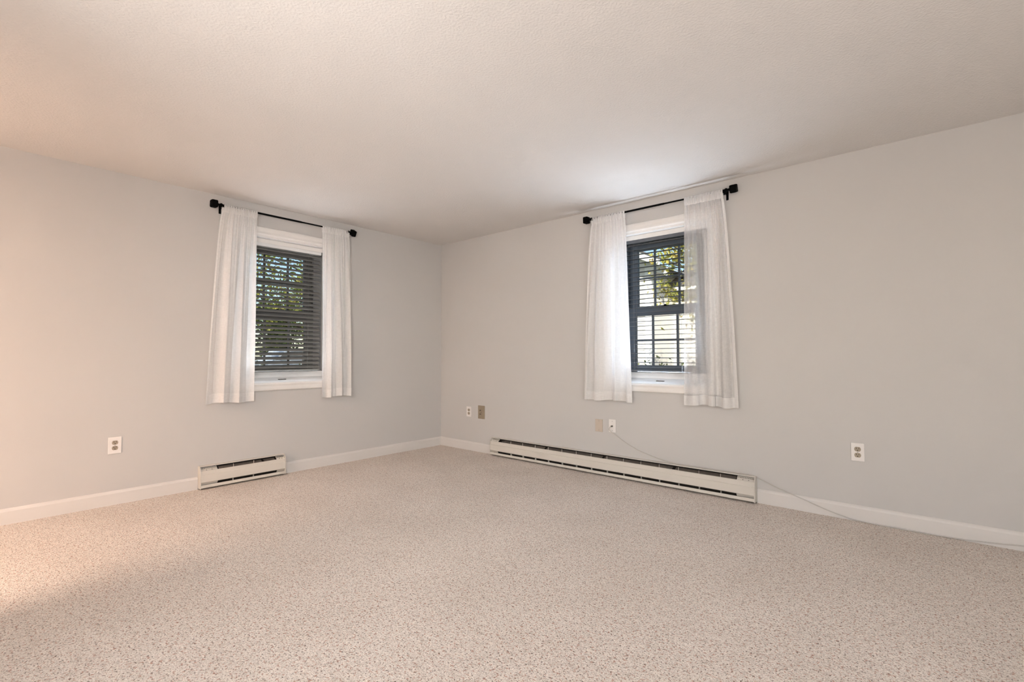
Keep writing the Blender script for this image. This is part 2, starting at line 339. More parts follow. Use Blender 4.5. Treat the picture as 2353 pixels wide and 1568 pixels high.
# ------------------------------------------------------------------ windows (local: x right, y outwards, z up; origin at floor below the middle)
def make_window(idx, wall, label, fm):
    r = wall_empty('window_%d' % idx, wall, WU[wall], 0); tag(r, label, 'window', kind='structure')
    def P(name, m, mb, par=r): return mb.build(name, m, par)
    cw = 0.074
    prof = [(0, 0), (0, -0.012), (0.012, -0.019), (0.030, -0.017), (0.052, -0.021), (0.066, -0.021), (cw, -0.013), (cw, 0)]   # (from inner edge, depth)
    zi0, zi1, hw = OZ0, OZ1, OW
    # mitred picture-frame casing, one piece for each side
    def side(pts_in, pts_out, nrm):
        m = MB(); vs = []
        for e in (0, 1):
            for t, d in prof:
                f = t/cw; x = pts_in[e][0] + (pts_out[e][0] - pts_in[e][0])*f; z = pts_in[e][1] + (pts_out[e][1] - pts_in[e][1])*f
                vs.append((x, d, z))
        n = len(prof)
        m.add(vs, [list(range(n)), list(range(2*n-1, n-1, -1))] + [[i, i+n, (i+1) % n + n, (i+1) % n] for i in range(n)])
        return m
    ci = [(-hw, zi0), (hw, zi0), (hw, zi1), (-hw, zi1)]; co = [(-hw-cw, zi0-cw+0.006), (hw+cw, zi0-cw+0.006), (hw+cw, zi1+cw), (-hw-cw, zi1+cw)]
    for i in range(4): P('casing', 'casing_white', side([ci[i], ci[(i+1) % 4]], [co[i], co[(i+1) % 4]], 0))
    jt = 0.014
    P('jamb', 'casing_white', MB().box((-hw, 0, zi0), (-hw + jt, 0.25, zi1))); P('jamb', 'casing_white', MB().box((hw - jt, 0, zi0), (hw, 0.25, zi1)))
    P('head_jamb', 'casing_white', MB().box((-hw + jt, 0, zi1 - jt), (hw - jt, 0.25, zi1)))
    # sloping inner sill, upright step with two fine steps behind it
    P('window_sill', 'vinyl_white', MB().prism([(0.0, zi0), (0.0, zi0 + 0.006), (0.115, zi0 + 0.046), (0.115, zi0)], 0, -hw + jt, hw - jt))
    st = MB().box((-hw + jt, 0.115, zi0), (hw - jt, 0.15, 0.905)); st.box((-hw + jt, 0.128, 0.905), (hw - jt, 0.15, 0.932)); st.box((-hw + jt, 0.110, 0.8935), (hw - jt, 0.118, 0.8985))
    P('sill_step', 'vinyl_white', st)
    sl = P('sash_lift', 'connector_metal', MB().box((-0.036, 0.050, 0.8585), (0.036, 0.066, 0.8665), 0.002)); sl['label'] = 'small dark finger lift on the sill'
    # outer frame
    gw = 0.268; fo = 0.345                      # glass half width, sash half width
    fz0, fz1 = 0.932, 2.154
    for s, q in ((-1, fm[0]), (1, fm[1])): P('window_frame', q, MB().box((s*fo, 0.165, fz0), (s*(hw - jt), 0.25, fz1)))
    P('window_frame', 'vinyl_white', MB().box((-fo, 0.165, 2.095), (fo, 0.25, fz1)))
    P('window_frame', 'vinyl_white', MB().box((-fo, 0.15, OZ0), (fo, 0.25, fz0)))
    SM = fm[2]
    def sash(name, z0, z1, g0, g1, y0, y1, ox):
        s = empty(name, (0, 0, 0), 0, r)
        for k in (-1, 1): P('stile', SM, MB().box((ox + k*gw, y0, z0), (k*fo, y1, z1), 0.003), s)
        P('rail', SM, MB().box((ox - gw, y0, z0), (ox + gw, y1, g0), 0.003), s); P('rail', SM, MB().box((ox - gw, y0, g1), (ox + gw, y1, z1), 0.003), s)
        ym = (y0 + y1)/2
        mx = (ox - 0.110, ox + 0.112)
        for x in mx: P('muntin', SM, MB().box((x - 0.0075, ym - 0.011, g0), (x + 0.0075, ym + 0.011, g1), 0.002), s)
        zc = (g0 + g1)/2; xs = (ox - gw, mx[0] - 0.0075, mx[0] + 0.0075, mx[1] - 0.0075, mx[1] + 0.0075, ox + gw)
        for k in range(3): P('muntin', SM, MB().box((xs[2*k], ym - 0.010, zc - 0.0075), (xs[2*k+1], ym + 0.010, zc + 0.0075), 0.002), s)
        for k in range(3):
            for a, b in ((g0, zc - 0.0075), (zc + 0.0075, g1)):
                P('pane', 'window_glass', MB().box((xs[2*k], ym - 0.002, a), (xs[2*k+1], ym + 0.002, b)), s)
        return s
    sash('upper_sash', 1.455, 2.094, 1.528, 2.040, 0.200, 0.238, 0.0)
    ls = sash('lower_sash', 0.933, 1.512, 0.995, 1.440, 0.158, 0.196, -0.004)
    P('sash_lock', 'black_metal', MB().box((-0.03, 0.164, 1.512), (0.03, 0.192, 1.520), 0.002).lathe([(0.011, 0), (0.011, 0.012)], (0.0, 0.178, 1.520), (0, 0, 1), 12), ls)
    return r
make_window(1, 'left', 'double-hung grid window beside the room corner above the short heater', ('vinyl_shaded', 'vinyl_shaded', 'frame_shaded'))
make_window(2, 'right', 'double-hung grid window with open blind above the long heater', ('frame_shaded_blue', 'vinyl_white', 'frame_shaded_blue'))  # left frame piece carries painted shade, right one stays white

def make_blind(wall, label, x0, x1, tilt, sm, zt, n, valance):
    r = wall_empty('venetian_blind', wall, WU[wall], 0.935); tag(r, label, 'blind', 'venetian blinds in the windows')
    Z = 0.935; yc = 0.090
    MB().box((x0, yc - 0.028, zt - Z), (x1, yc + 0.028, zt + 0.042 - Z), 0.003).build('headrail', 'vinyl_white' if valance else sm, r)
    MB().box((-OW + 0.016, yc - 0.036, zt + 0.028 - Z), (OW - 0.016, yc - 0.030, OZ1 - 0.016 - Z), 0.002).build('valance', 'casing_white', r)
    MB().box((x0, yc - 0.024, 0.004), (x1, yc + 0.024, 0.020), 0.004).build('bottom_rail', sm, r)
    pts = []; nn = 6; w = 0.049
    for i in range(nn + 1):
        t = -w/2 + w*i/nn; pts.append((t*math.cos(tilt), t*math.sin(tilt) + 0.0028*(1 - (2*t/w)**2)))
    vs = []; fs = []
    m = MB(); prof = pts + [(a, b - 0.0022) for a, b in reversed(pts)]
    m.prism(prof, 0, x0 + 0.003, x1 - 0.003); me = m.mesh('slat', sm)
    z0, z1 = 0.046, zt - Z - 0.018
    for i in range(n):
        o = bpy.data.objects.new('slat', me); COL.objects.link(o); o.parent = r; o.location = (0, yc, z0 + (z1 - z0)*i/(n - 1))
    for x in (x0 + 0.13, x1 - 0.13):
        m = MB()
        for y in (yc - 0.026, yc + 0.026): m.tube([(x, y, 0.012), (x, y, zt - Z)], 0.0009, 6)
        m.build('ladder_cord', 'cord_grey', r)
    xw = x0 + 0.06
    MB().tube([(xw, yc - 0.034, zt - Z + 0.01), (xw, yc - 0.036, zt - Z - 0.02), (xw + 0.002, yc - 0.036, zt - Z - 0.52)], 0.004, 8).build('tilt_wand', sm, r)
    return r
make_blind('left', 'white slatted blind in painted shade, with tilted slats in the window by the short heater', -0.375, 0.375, math.radians(33), 'slat_shaded', 2.085, 28, True)
make_blind('right', 'white slatted blind in painted shade, with slats laid flat in the window over the long heater', -0.372, 0.318, math.radians(3), 'slat_shaded_cool', 2.085, 28, False)

# ------------------------------------------------------------------ curtain rods
RZ = 2.338; RD = -0.080
def make_rod(wall, label, xa, xb, rots):
    c = (xa + xb)/2; r = wall_empty('curtain_rod', wall, c, RZ); tag(r, label, 'curtain rod', 'black curtain rods over the windows')
    a, b = xa - c, xb - c
    t = MB().tube([(a, RD, 0), (0.10, RD, 0)], 0.0085, 16); t.tube([(0.09, RD, 0), (b, RD, 0)], 0.0068, 16); t.build('rod_tube', 'black_metal', r)
    for s, x, rot in ((-1, a, rots[0]), (1, b, rots[1])):
        f = MB().lathe([(0.0085, -0.012), (0.013, -0.010), (0.0165, 0), (0.013, 0.006), (0.009, 0.012), (0.010, 0.020), (0.017, 0.028), (0.024, 0.031)], (x, RD, 0), (s, 0, 0), 20)
        k = MB().box((-0.030, -0.030, -0.024), (0.030, 0.030, 0.024), 0.008)
        R = Matrix.Rotation(s*PI/2, 4, 'Y'); Q = Matrix.Rotation(rot, 4, 'X')
        k2 = [Vector((x + s*0.052, RD, 0)) + Q @ (R @ Vector(v)) for v in k.v]
        f.add(k2, k.f); f.build('finial', 'black_metal', r)
    for x in (a + 0.016, b - 0.016):
        m = MB().box((x - 0.009, -0.004, -0.055), (x + 0.009, 0.0, 0.018), 0.0015)
        m.box((x - 0.006, RD + 0.008, -0.018), (x + 0.006, -0.003, -0.008), 0.001)
        m.box((x - 0.008, RD - 0.014, -0.018), (x + 0.008, RD + 0.014, -0.0085), 0.001)
        for d in (-0.0135, 0.0105): m.box((x - 0.008, RD + d, -0.018), (x + 0.008, RD + d + 0.003, 0.006), 0.001)
        m.tube([(x, RD, -0.018), (x, RD, -0.034)], 0.005, 10)
        m.build('bracket', 'black_metal', r)
make_rod('left', 'black curtain rod with square knobs nearer the room corner', -2.468, -1.305, (0.05, 0.55))
make_rod('right', 'black curtain rod with square knobs over the long heater', 2.185, 3.372, (0.03, 0.35))

# ------------------------------------------------------------------ curtains
def make_curtain(wall, label, top, bot, seed, outer, zb, cm='sheer_cloth'):
    # top, bot: (left, right) edge positions on the wall; outer: +1/-1 side away from the window
    R_ = random.Random(seed); u0 = (top[0] + top[1])/2
    r = wall_empty('curtain', wall, u0, 0); tag(r, label, 'curtain', 'white sheer curtains')
    ph = [R_.uniform(0, 6.28) for _ in range(8)]
    n1, n2, n3 = R_.uniform(2.6, 3.4), R_.uniform(5.2, 6.6), R_.uniform(12, 15)
    zt = RZ + 0.014; zp = RZ - 0.056; ZB = zb
    def fold(s, t):
        w = s + 0.035*math.sin(2*PI*s*1.3 + ph[5] + 1.5*t)
        big = math.sin(2*PI*n1*w + ph[0] + 0.5*t); mid = math.sin(2*PI*n2*w + ph[1] + 0.7*math.sin(2*t + ph[6])); fine = math.sin(2*PI*n3*w + ph[2]); ff = math.sin(2*PI*n3*1.73*w + ph[3])
        t = min(t, 1.0); k = min(1, t*1.4)
        sharp = lambda v: math.copysign(abs(v)**0.75, v)
        return 0.029*k*sharp(big) + (0.0065 + 0.0055*(1 - abs(2*t - 0.8)))*sharp(mid)*min(1, 0.35 + t*3) + 0.0042*(1 - t)**1.5*fine + 0.0026*(1 - t)**3*ff
    def pos(s, t, off=0.0):
        e = t**0.62
        l = top[0] + (bot[0] - top[0])*e; rr = top[1] + (bot[1] - top[1])*e
        z = zp + (ZB - zp)*t
        d = fold(s, t); u = l + (rr - l)*s + 0.35*d*math.sin(2*PI*n1*s + ph[4])*t
        edge = max(0.0, 1 - min(s, 1 - s)/0.06)
        y = RD - 0.006 + 0.012*t - d*(1 - 0.4*edge) - off
        z += 0.006*math.sin(2*PI*1.2*s + ph[7])*t
        return (u - u0, min(y, -0.030), z)
    def grid(ss, ts, off, name, m):
        vs = [pos(s, t, off) for t in ts for s in ss]; n = len(ss)
        fs = [(j*n + i, j*n + i + 1, (j+1)*n + i + 1, (j+1)*n + i) for j in range(len(ts) - 1) for i in range(n - 1)]
        return MB().add(vs, fs, True).build(name, m, r)
    NU = 170; ss = [i/NU for i in range(NU + 1)]
    grid(ss, [i/70 for i in range(71)], 0, 'cloth', cm)
    th = 1 - 0.078/(zp - ZB)
    h = grid(ss, [th + (1.0 - th)*i/8 for i in range(9)], 0.0022, 'hem', 'hem_cloth')
    sw = 0.055
    so = [i/12*sw for i in range(13)] if outer < 0 else [1 - sw + i/12*sw for i in range(13)]
    grid(so, [i/70*th for i in range(71)], 0.0022, 'side_hem', 'hem_cloth')
    # gathered rod pocket wrapped round the rod
    vs = []; prof = []
    for k in range(17):
        a = -0.5*PI + 2*PI*k/16*0.0 + PI*k/16
        prof.append((a,))
    NP = 240
    ring = 14; fs = []
    for i in range(NP + 1):
        s = i/NP; g = 0.0022*math.sin(2*PI*n3*s + ph[2]) + 0.0024*math.sin(2*PI*n3*1.9*s + ph[3]) + 0.0016*math.sin(2*PI*n3*3.1*s + ph[4])
        d0 = fold(s, 0.0)
        u = top[0] + (top[1] - top[0])*s - u0
        base_y = RD - 0.006 - d0
        for k in range(ring + 1):
            # front from pinch line, over the rod, and down the back
            if k <= 6:
                f = k/6; z = zp + (RZ + 0.004 - zp)*f; y = base_y*(1 - f) + (RD - 0.0115)*f - 0.005*math.sin(PI*f) - g*(0.4 + f)
            elif k <= 9:
                a = (k - 6)/3*PI; z = RZ + 0.004 + 0.0105*math.sin(a) + 0.5*g; y = RD - 0.0115*math.cos(a) - g*math.cos(a)
            else:
                f = (k - 9)/(ring - 9); z = RZ + 0.004 + (zp - RZ - 0.004)*f; y = (RD + 0.0115 + g)*(1 - f) + (base_y + 0.001)*f
            vs.append((u, y, z))
    n = ring + 1
    for i in range(NP):
        for k in range(ring): fs.append((i*n + k, i*n + k + 1, (i+1)*n + k + 1, (i+1)*n + k))
    MB().add(vs, fs, True).build('rod_pocket', 'hem_cloth', r)
    return r
make_curtain('left', 'white sheer curtain farthest from the room corner, beside the tilted blind', (-2.462, -2.186), (-2.552, -2.190), 3, -1, 0.690)
make_curtain('left', 'white sheer curtain nearest the room corner', (-1.586, -1.300), (-1.572, -1.250), 11, 1, 0.682)
make_curtain('right', 'white sheer curtain glowing with daylight above the ivory and white wall plates', (2.192, 2.528), (2.098, 2.575), 21, -1, 0.682)
make_curtain('right', 'white sheer curtain hanging half across the window with the open blind', (3.050, 3.350), (3.030, 3.432), 35, 1, 0.690, 'open_sheer_cloth')

# ------------------------------------------------------------------ baseboard heaters (local: x right, y outwards (negative into the room), z up; origin at left end on the floor)
def make_heater(wall, label, u0, length, hh, dividers, gaps, segs):
    r = wall_empty('baseboard_heater', wall, u0, 0); tag(r, label, 'heater', 'electric baseboard heaters')
    Lh = length; D = 0.066
    MB().box((0.004, -0.005, 0.014), (Lh - 0.004, -0.001, hh - 0.004)).build('back_panel', 'heater_inside', r)
    MB().prism([(0, hh), (-0.040, hh), (-0.044, hh - 0.003), (-0.043, hh - 0.006), (-0.039, hh - 0.004), (0, hh - 0.004)], 0, 0.003, Lh - 0.003).build('top_hood', 'heater_enamel', r)
    zf0, zf1 = 0.060, hh - 0.036
    fp = [(-D, zf0), (-D, zf0 + 0.058), (-D + 0.004, zf0 + 0.061), (-D + 0.005, zf1 - 0.002), (-D + 0.009, zf1), (-D + 0.011, zf1 - 0.004), (-D + 0.008, zf0 + 0.058), (-D + 0.005, zf0 + 0.005), (-D + 0.012, zf0 - 0.002), (-D + 0.006, zf0 - 0.005)]
    MB().prism(fp, 0, 0.006, Lh - 0.006).build('front_panel', 'heater_enamel', r)
    MB().prism([(-0.040, 0.014), (-0.040, 0.018), (-D + 0.002, 0.018), (-D + 0.003, 0.037), (-D - 0.001, 0.038), (-D - 0.003, 0.017), (-D - 0.001, 0.014)], 0, 0.003, Lh - 0.003).build('bottom_lip', 'heater_enamel', r)
    ep = [(0, 0.010), (-D - 0.004, 0.010), (-D - 0.004, 0.038), (-D - 0.001, 0.060), (-D - 0.001, zf0 + 0.062), (-D + 0.004, zf1 + 0.004), (-0.042, hh + 0.0005), (0, hh + 0.0005)]
    for x in (0, Lh - 0.005): MB().prism(ep, 0, x, x + 0.005).build('end_cap', 'heater_enamel', r)
    j = gaps                                            # widths of the wiring boxes at both ends
    a, b = j[0] + 0.012, Lh - j[1] - 0.012
    e = MB().tube([(a, -0.036, 0.105), (b, -0.036, 0.105)], 0.008, 10)
    nf = int((b - a)/0.0075)
    for i in range(nf):
        x = a + (b - a)*i/(nf - 1); e.box((x - 0.0004, -0.052, 0.066), (x + 0.0004, -0.016, 0.128))
    el = e.build('heating_element', 'heater_fin', r); el['kind'] = 'stuff'
    MB().box((0.006, -0.012, 0.012), (Lh - 0.006, -0.006, 0.066)).build('lower_shade_plate', 'heater_slot_shade', r)  # dark sheet painting the shade in the lower slot
    MB().box((0.006, -0.008, hh - 0.060), (Lh - 0.006, -0.006, hh - 0.005)).build('upper_shade_plate', 'heater_slot_shade', r)  # dark sheet painting the hood's shadow band in the top slot
    # slanting deflector plates behind the top slot
    for s0, s1 in segs:
        MB().prism([(-0.018, hh - 0.022), (-0.052, hh - 0.040), (-0.050, hh - 0.043), (-0.016, hh - 0.025)], 0, s0, s1).build('deflector', 'heater_fin', r)
    for x0, x1 in ((0.006, j[0]), (Lh - j[1], Lh - 0.006)):
        m = MB().prism([(-0.020, hh - 0.014), (-0.052, hh - 0.040), (-0.050, hh - 0.043), (-0.018, hh - 0.017)], 0, x0, x1)
        p = m.build('wiring_cover', 'heater_enamel', r)
        MB().prism([(-0.063, 0.058), (-0.047, 0.034), (-0.044, 0.036), (-0.060, 0.060)], 0, x0, x1).build('lower_cover', 'heater_enamel', r)
        nrm = Vector((0, -0.63, 0.776)); n = 10
        ho = MB().lathe([(0.0042, 0), (0.0042, 0.0010)], (0, 0, 0), nrm, 10).mesh('knockout', 'slot_dark')
        def hole(x, f):
            o = bpy.data.objects.new('knockout', ho); COL.objects.link(o); o.parent = p; o.location = (x, -0.020 - 0.032*f, hh - 0.014 - 0.026*f)
        for i in range(n): hole(x0 + 0.010 + (x1 - x0 - 0.018)*i/(n - 1), 0.36)
        for f in (0.35, 0.68): hole(x0 + (x1 - x0)*f, 0.78)
    up = MB().box((-0.0007, -D + 0.012, zf1 - 0.006), (0.0007, -0.044, hh - 0.014)).mesh('support_fin', 'heater_enamel')
    dn = MB().box((-0.0008, -D + 0.012, 0.018), (0.0008, -0.030, zf0 + 0.004)).mesh('support_fin', 'heater_enamel')
    for x in dividers:
        for me in (up, dn):
            o = bpy.data.objects.new('support_fin', me); COL.objects.link(o); o.parent = r; o.location = (x, 0, 0)
    return r
make_heater('left', 'short white electric baseboard heater under the curtain nearer the outlet', -2.577, 0.680, 0.186, (0.248, 0.410), (0.128, 0.075), [(0.140, 0.480), (0.500, 0.590)])
make_heater('right', 'long white electric baseboard heater under the wall plates', 0.885, 2.648, 0.193, [2.405 - 0.163*i for i in range(14)], (0.105, 0.128), [(0.150, 0.720), (0.746, 1.371), (1.397, 2.022), (2.048, 2.512)])

# ------------------------------------------------------------------ wall plates
def plate_mb(w, h, t=0.006):
    bm = MB().box((-w/2, -t, -h/2), (w/2, 0, h/2), 0.0022); return bm
def socket_face(w, h, cut):
    pts = []
    for k in range(32):
        a = 2*PI*k/32; x = w/2*math.cos(a); z = w/2*math.sin(a); pts.append((x, max(-h/2, min(h/2, z))))
    return pts
def slots(r, z, w=1.0):
    m = MB().box((-0.0078, -0.0088, z + 0.0005), (-0.0052, -0.0078, z + 0.0095)); m.box((0.0052, -0.0088, z + 0.0015), (0.0076, -0.0078, z + 0.0090))
    m.lathe([(0.0030, 0), (0.0030, 0.001)], (0, -0.0078, z - 0.0075), (0, -1, 0), 14)
    return m
def make_outlet(wall, label, u, z, w, h):
    r = wall_empty('wall_outlet', wall, u, z); tag(r, label, 'outlet', 'white duplex outlets')
    plate_mb(w, h).build('cover_plate', 'plate_white', r)
    for dz in (0.0195, -0.0195):
        s = MB().prism(socket_face(0.036, 0.029, 0), 1, -0.0078, -0.004); s.v = [(x, y, zz + dz) for x, y, zz in s.v]
        so = s.build('socket', 'socket_almond', r); slots(r, dz).build('slot', 'slot_dark', so)
    MB().lathe([(0.0032, 0), (0.0028, 0.0012)], (0, -0.006, 0), (0, -1, 0), 14).build('screw', 'screw_metal', r)
    return r
make_outlet('left', 'white duplex outlet near the left edge of the photo, left of the short heater', -3.109, 0.430, 0.077, 0.121)
make_outlet('right', 'white duplex outlet nearest the room corner, beside the tan plate', 0.494, 0.438, 0.078, 0.115)
make_outlet('right', 'white duplex outlet to the right of the long heater', 4.143, 0.447, 0.072, 0.117)

r = wall_empty('wall_outlet', 'right', 0.694, 0.446); tag(r, 'large tan wall outlet plate with off-centre sockets near the room corner', 'outlet')
plate_mb(0.100, 0.148, 0.008).build('cover_plate', 'plate_tan', r)
for dz in (0.020, -0.022):
    s = MB().prism([(0.019*math.cos(2*PI*k/24) - 0.006, 0.0135*math.sin(2*PI*k/24) + dz) for k in range(24)], 1, -0.0095, -0.006).build('socket', 'plate_tan', r)
    m = MB().lathe([(0.0058, 0), (0.0058, 0.001)], (-0.016, -0.0095, dz), (0, -1, 0), 14); m.box((-0.009, -0.0105, dz - 0.002), (0.000, -0.0095, dz + 0.003)); m.build('slot', 'slot_dark', s)
MB().lathe([(0.004, 0), (0.0035, 0.0012)], (0.0, -0.008, -0.001), (0, -1, 0), 14).build('screw', 'slot_dark', r)

r = wall_empty('blank_plate', 'right', 2.206, 0.440); tag(r, 'blank ivory wall plate left of the white cable plate', 'wall plate')
plate_mb(0.077, 0.114).build('cover_plate', 'plate_ivory', r)
for dz in (0.042, -0.042): MB().lathe([(0.0034, 0), (0.0030, 0.0012)], (0, -0.006, dz), (0, -1, 0), 14).build('screw', 'socket_almond', r)

r = wall_empty('cable_plate', 'right', 2.343, 0.448); tag(r, 'white wall plate with a dark cable connector between curtain and heater', 'wall plate')
plate_mb(0.070, 0.115).build('cover_plate', 'plate_white', r)
for dz in (0.042, -0.042): MB().lathe([(0.0034, 0), (0.0030, 0.0012)], (0, -0.006, dz), (0, -1, 0), 14).build('screw', 'screw_metal', r)
MB().lathe([(0.0085, 0), (0.0085, 0.006), (0.0062, 0.0065), (0.0062, 0.024)], (0, -0.006, -0.002), (0, -1, 0), 6).build('connector', 'connector_metal', r)

def catmull(P, k=8):
    P = [Vector(p) for p in P]; out = []
    for i in range(len(P) - 1):
        a, b, c, d = P[max(i-1, 0)], P[i], P[i+1], P[min(i+2, len(P)-1)]
        for j in range(k):
            t = j/k; out.append(0.5*((2*b) + (c - a)*t + (2*a - 5*b + 4*c - d)*t*t + (3*b - a - 3*c + d)*t**3))
    return out + [P[-1]]
cp = [(2.343, -0.030, 0.446), (2.342, -0.044, 0.440), (2.336, -0.046, 0.420), (2.345, -0.026, 0.397), (2.362, -0.010, 0.381), (2.42, -0.006, 0.345), (2.486, -0.006, 0.309), (2.57, -0.006, 0.272),
      (2.65, -0.006, 0.246), (2.75, -0.006, 0.222), (2.842, -0.007, 0.206), (2.95, -0.012, 0.198), (3.15, -0.016, 0.197), (3.40, -0.014, 0.197), (3.50, -0.012, 0.1965), (3.535, -0.012, 0.187), (3.60, -0.010, 0.160), (3.707, -0.012, 0.121),
      (3.84, -0.017, 0.081), (3.967, -0.0185, 0.040), (4.05, -0.019, 0.020), (4.113, -0.022, 0.008), (4.25, -0.026, 0.004), (4.45, -0.024, 0.004), (4.60, -0.020, 0.006), (4.705, -0.0185, 0.013), (4.80, -0.0185, 0.022), (4.882, -0.0185, 0.032), (5.2, -0.0185, 0.055), (5.8, -0.0185, 0.06)]
tag(MB().tube(catmull(cp), 0.0035, 8).build('cable', 'cable_white'), 'thin white cable drooping along the wall from the connector to the baseboard', 'cable')

# ------------------------------------------------------------------ assumed hall light beyond the added partition, left of the view
hl = empty('assumed_hall_light', (1.80, -6.1, H)); tag(hl, 'assumed round warm ceiling light in the hall left of the view', 'ceiling light')  # assumed unseen fixture for the warm light on carpet and left wall
MB().lathe([(0.16, 0), (0.16, -0.03), (0.15, -0.035)], (0, 0, 0), (0, 0, 1), 32).build('mount', 'lamp_brass', hl)
MB().lathe([(0.14, -0.036), (0.13, -0.07), (0.09, -0.10), (0.02, -0.115)], (0, 0, 0), (0, 0, 1), 32).build('diffuser', 'lamp_shade_lit', hl)
d = bpy.data.lights.new('hall_bulb', 'AREA'); d.shape = 'DISK'; d.size = 0.80; d.energy = 140; d.color = (1.0, 0.745, 0.585)
bo = bpy.data.objects.new('hall_bulb', d); COL.objects.link(bo); bo.parent = hl; bo.location = (0, 0, -0.13)
tl = empty('ceiling_fill_lamp', (3.5, -5.3, 0)); tag(tl, 'added black fill lamp aimed at the ceiling, unseen behind the viewpoint', 'lamp')  # invented lamp, put here to brighten the ceiling by bounce
MB().lathe([(0.15, 0), (0.15, 0.012), (0.02, 0.03), (0.012, 0.05)], (0, 0, 0), (0, 0, 1), 32).build('base', 'black_metal', tl)
MB().tube([(0, 0, 0.03), (0, 0, 1.72)], 0.012, 12).build('pole', 'black_metal', tl)
vs = [(q*math.cos(2*PI*k/36), q*math.sin(2*PI*k/36), z) for z, q in ((1.70, 0.04), (1.82, 0.19), (1.82, 0.186), (1.705, 0.036)) for k in range(36)]
MB().add(vs, [(i*36 + k, i*36 + (k+1) % 36, ((i+1) % 4)*36 + (k+1) % 36, ((i+1) % 4)*36 + k) for i in range(4) for k in range(36)], True).build('bowl', 'black_metal', tl)
d = bpy.data.lights.new('uplight', 'AREA'); d.shape = 'DISK'; d.size = 0.30; d.energy = 58; d.color = (1.0, 0.965, 0.93)
bo = bpy.data.objects.new('uplight', d); COL.objects.link(bo); bo.parent = tl; bo.location = (0, 0, 1.81); bo.rotation_euler = (PI, 0, 0)

fl = empty('fill_lamp', (3.7, -4.2, 0)); tag(fl, 'added fill lamp with two aimed heads, unseen left of the viewpoint', 'lamp')  # made-up lamp out of view, fills the far walls and ceiling
MB().lathe([(0.13, 0), (0.13, 0.012), (0.02, 0.03), (0.011, 0.05)], (0, 0, 0), (0, 0, 1), 32).build('base', 'black_metal', fl)
MB().tube([(0, 0, 0.03), (0, 0, 1.62)], 0.010, 12).build('pole', 'black_metal', fl)
for nm, hz, tgt, size, pw, spr in (('ceiling_fill_head', 1.50, (1.8, -1.5, 2.44), 0.25, 18, 180), ('wall_fill_head', 1.60, (0.5, -0.3, 1.2), 0.60, 6.0, 80)):
    ax = (Vector(tgt) - Vector((3.7, -4.2, hz))).normalized(); c0 = Vector((0, 0, hz)); q = size/2 + 0.012
    vs = []
    e1 = ax.orthogonal().normalized(); e2 = ax.cross(e1)
    for t, rr in ((-0.09, 0.03), (-0.006, q), (-0.006, q - 0.004), (-0.086, 0.028)):
        for k in range(32): vs.append(c0 + ax*t + (e1*math.cos(2*PI*k/32) + e2*math.sin(2*PI*k/32))*rr)
    MB().add(vs, [(i*32 + k, i*32 + (k+1) % 32, ((i+1) % 4)*32 + (k+1) % 32, ((i+1) % 4)*32 + k) for i in range(4) for k in range(32)], True).build('lamp_shade', 'black_metal', fl)
    d = bpy.data.lights.new(nm, 'AREA'); d.shape = 'DISK'; d.size = size; d.energy = pw; d.color = (1.0, 0.97, 0.94); d.spread = math.radians(spr)
    bo = bpy.data.objects.new(nm, d); COL.objects.link(bo); bo.parent = fl; bo.location = c0; bo.rotation_euler = ax.to_track_quat('-Z', 'Y').to_euler()

# ------------------------------------------------------------------ outdoors
GZ = -0.12
mb = MB(); mb.box((-60, -40, GZ - 0.1), (-T, 60, GZ)); mb.box((-T, T, GZ - 0.1), (60, 60, GZ))
tag(mb.build('ground', 'lawn'), 'green lawn outside the windows', 'lawn', kind='structure')
tag(MB().box((-19.5, -40, GZ - 0.02), (-14.0, 60, GZ + 0.02)).build('driveway', 'asphalt'), 'grey driveway beyond the left window', 'driveway', kind='structure')

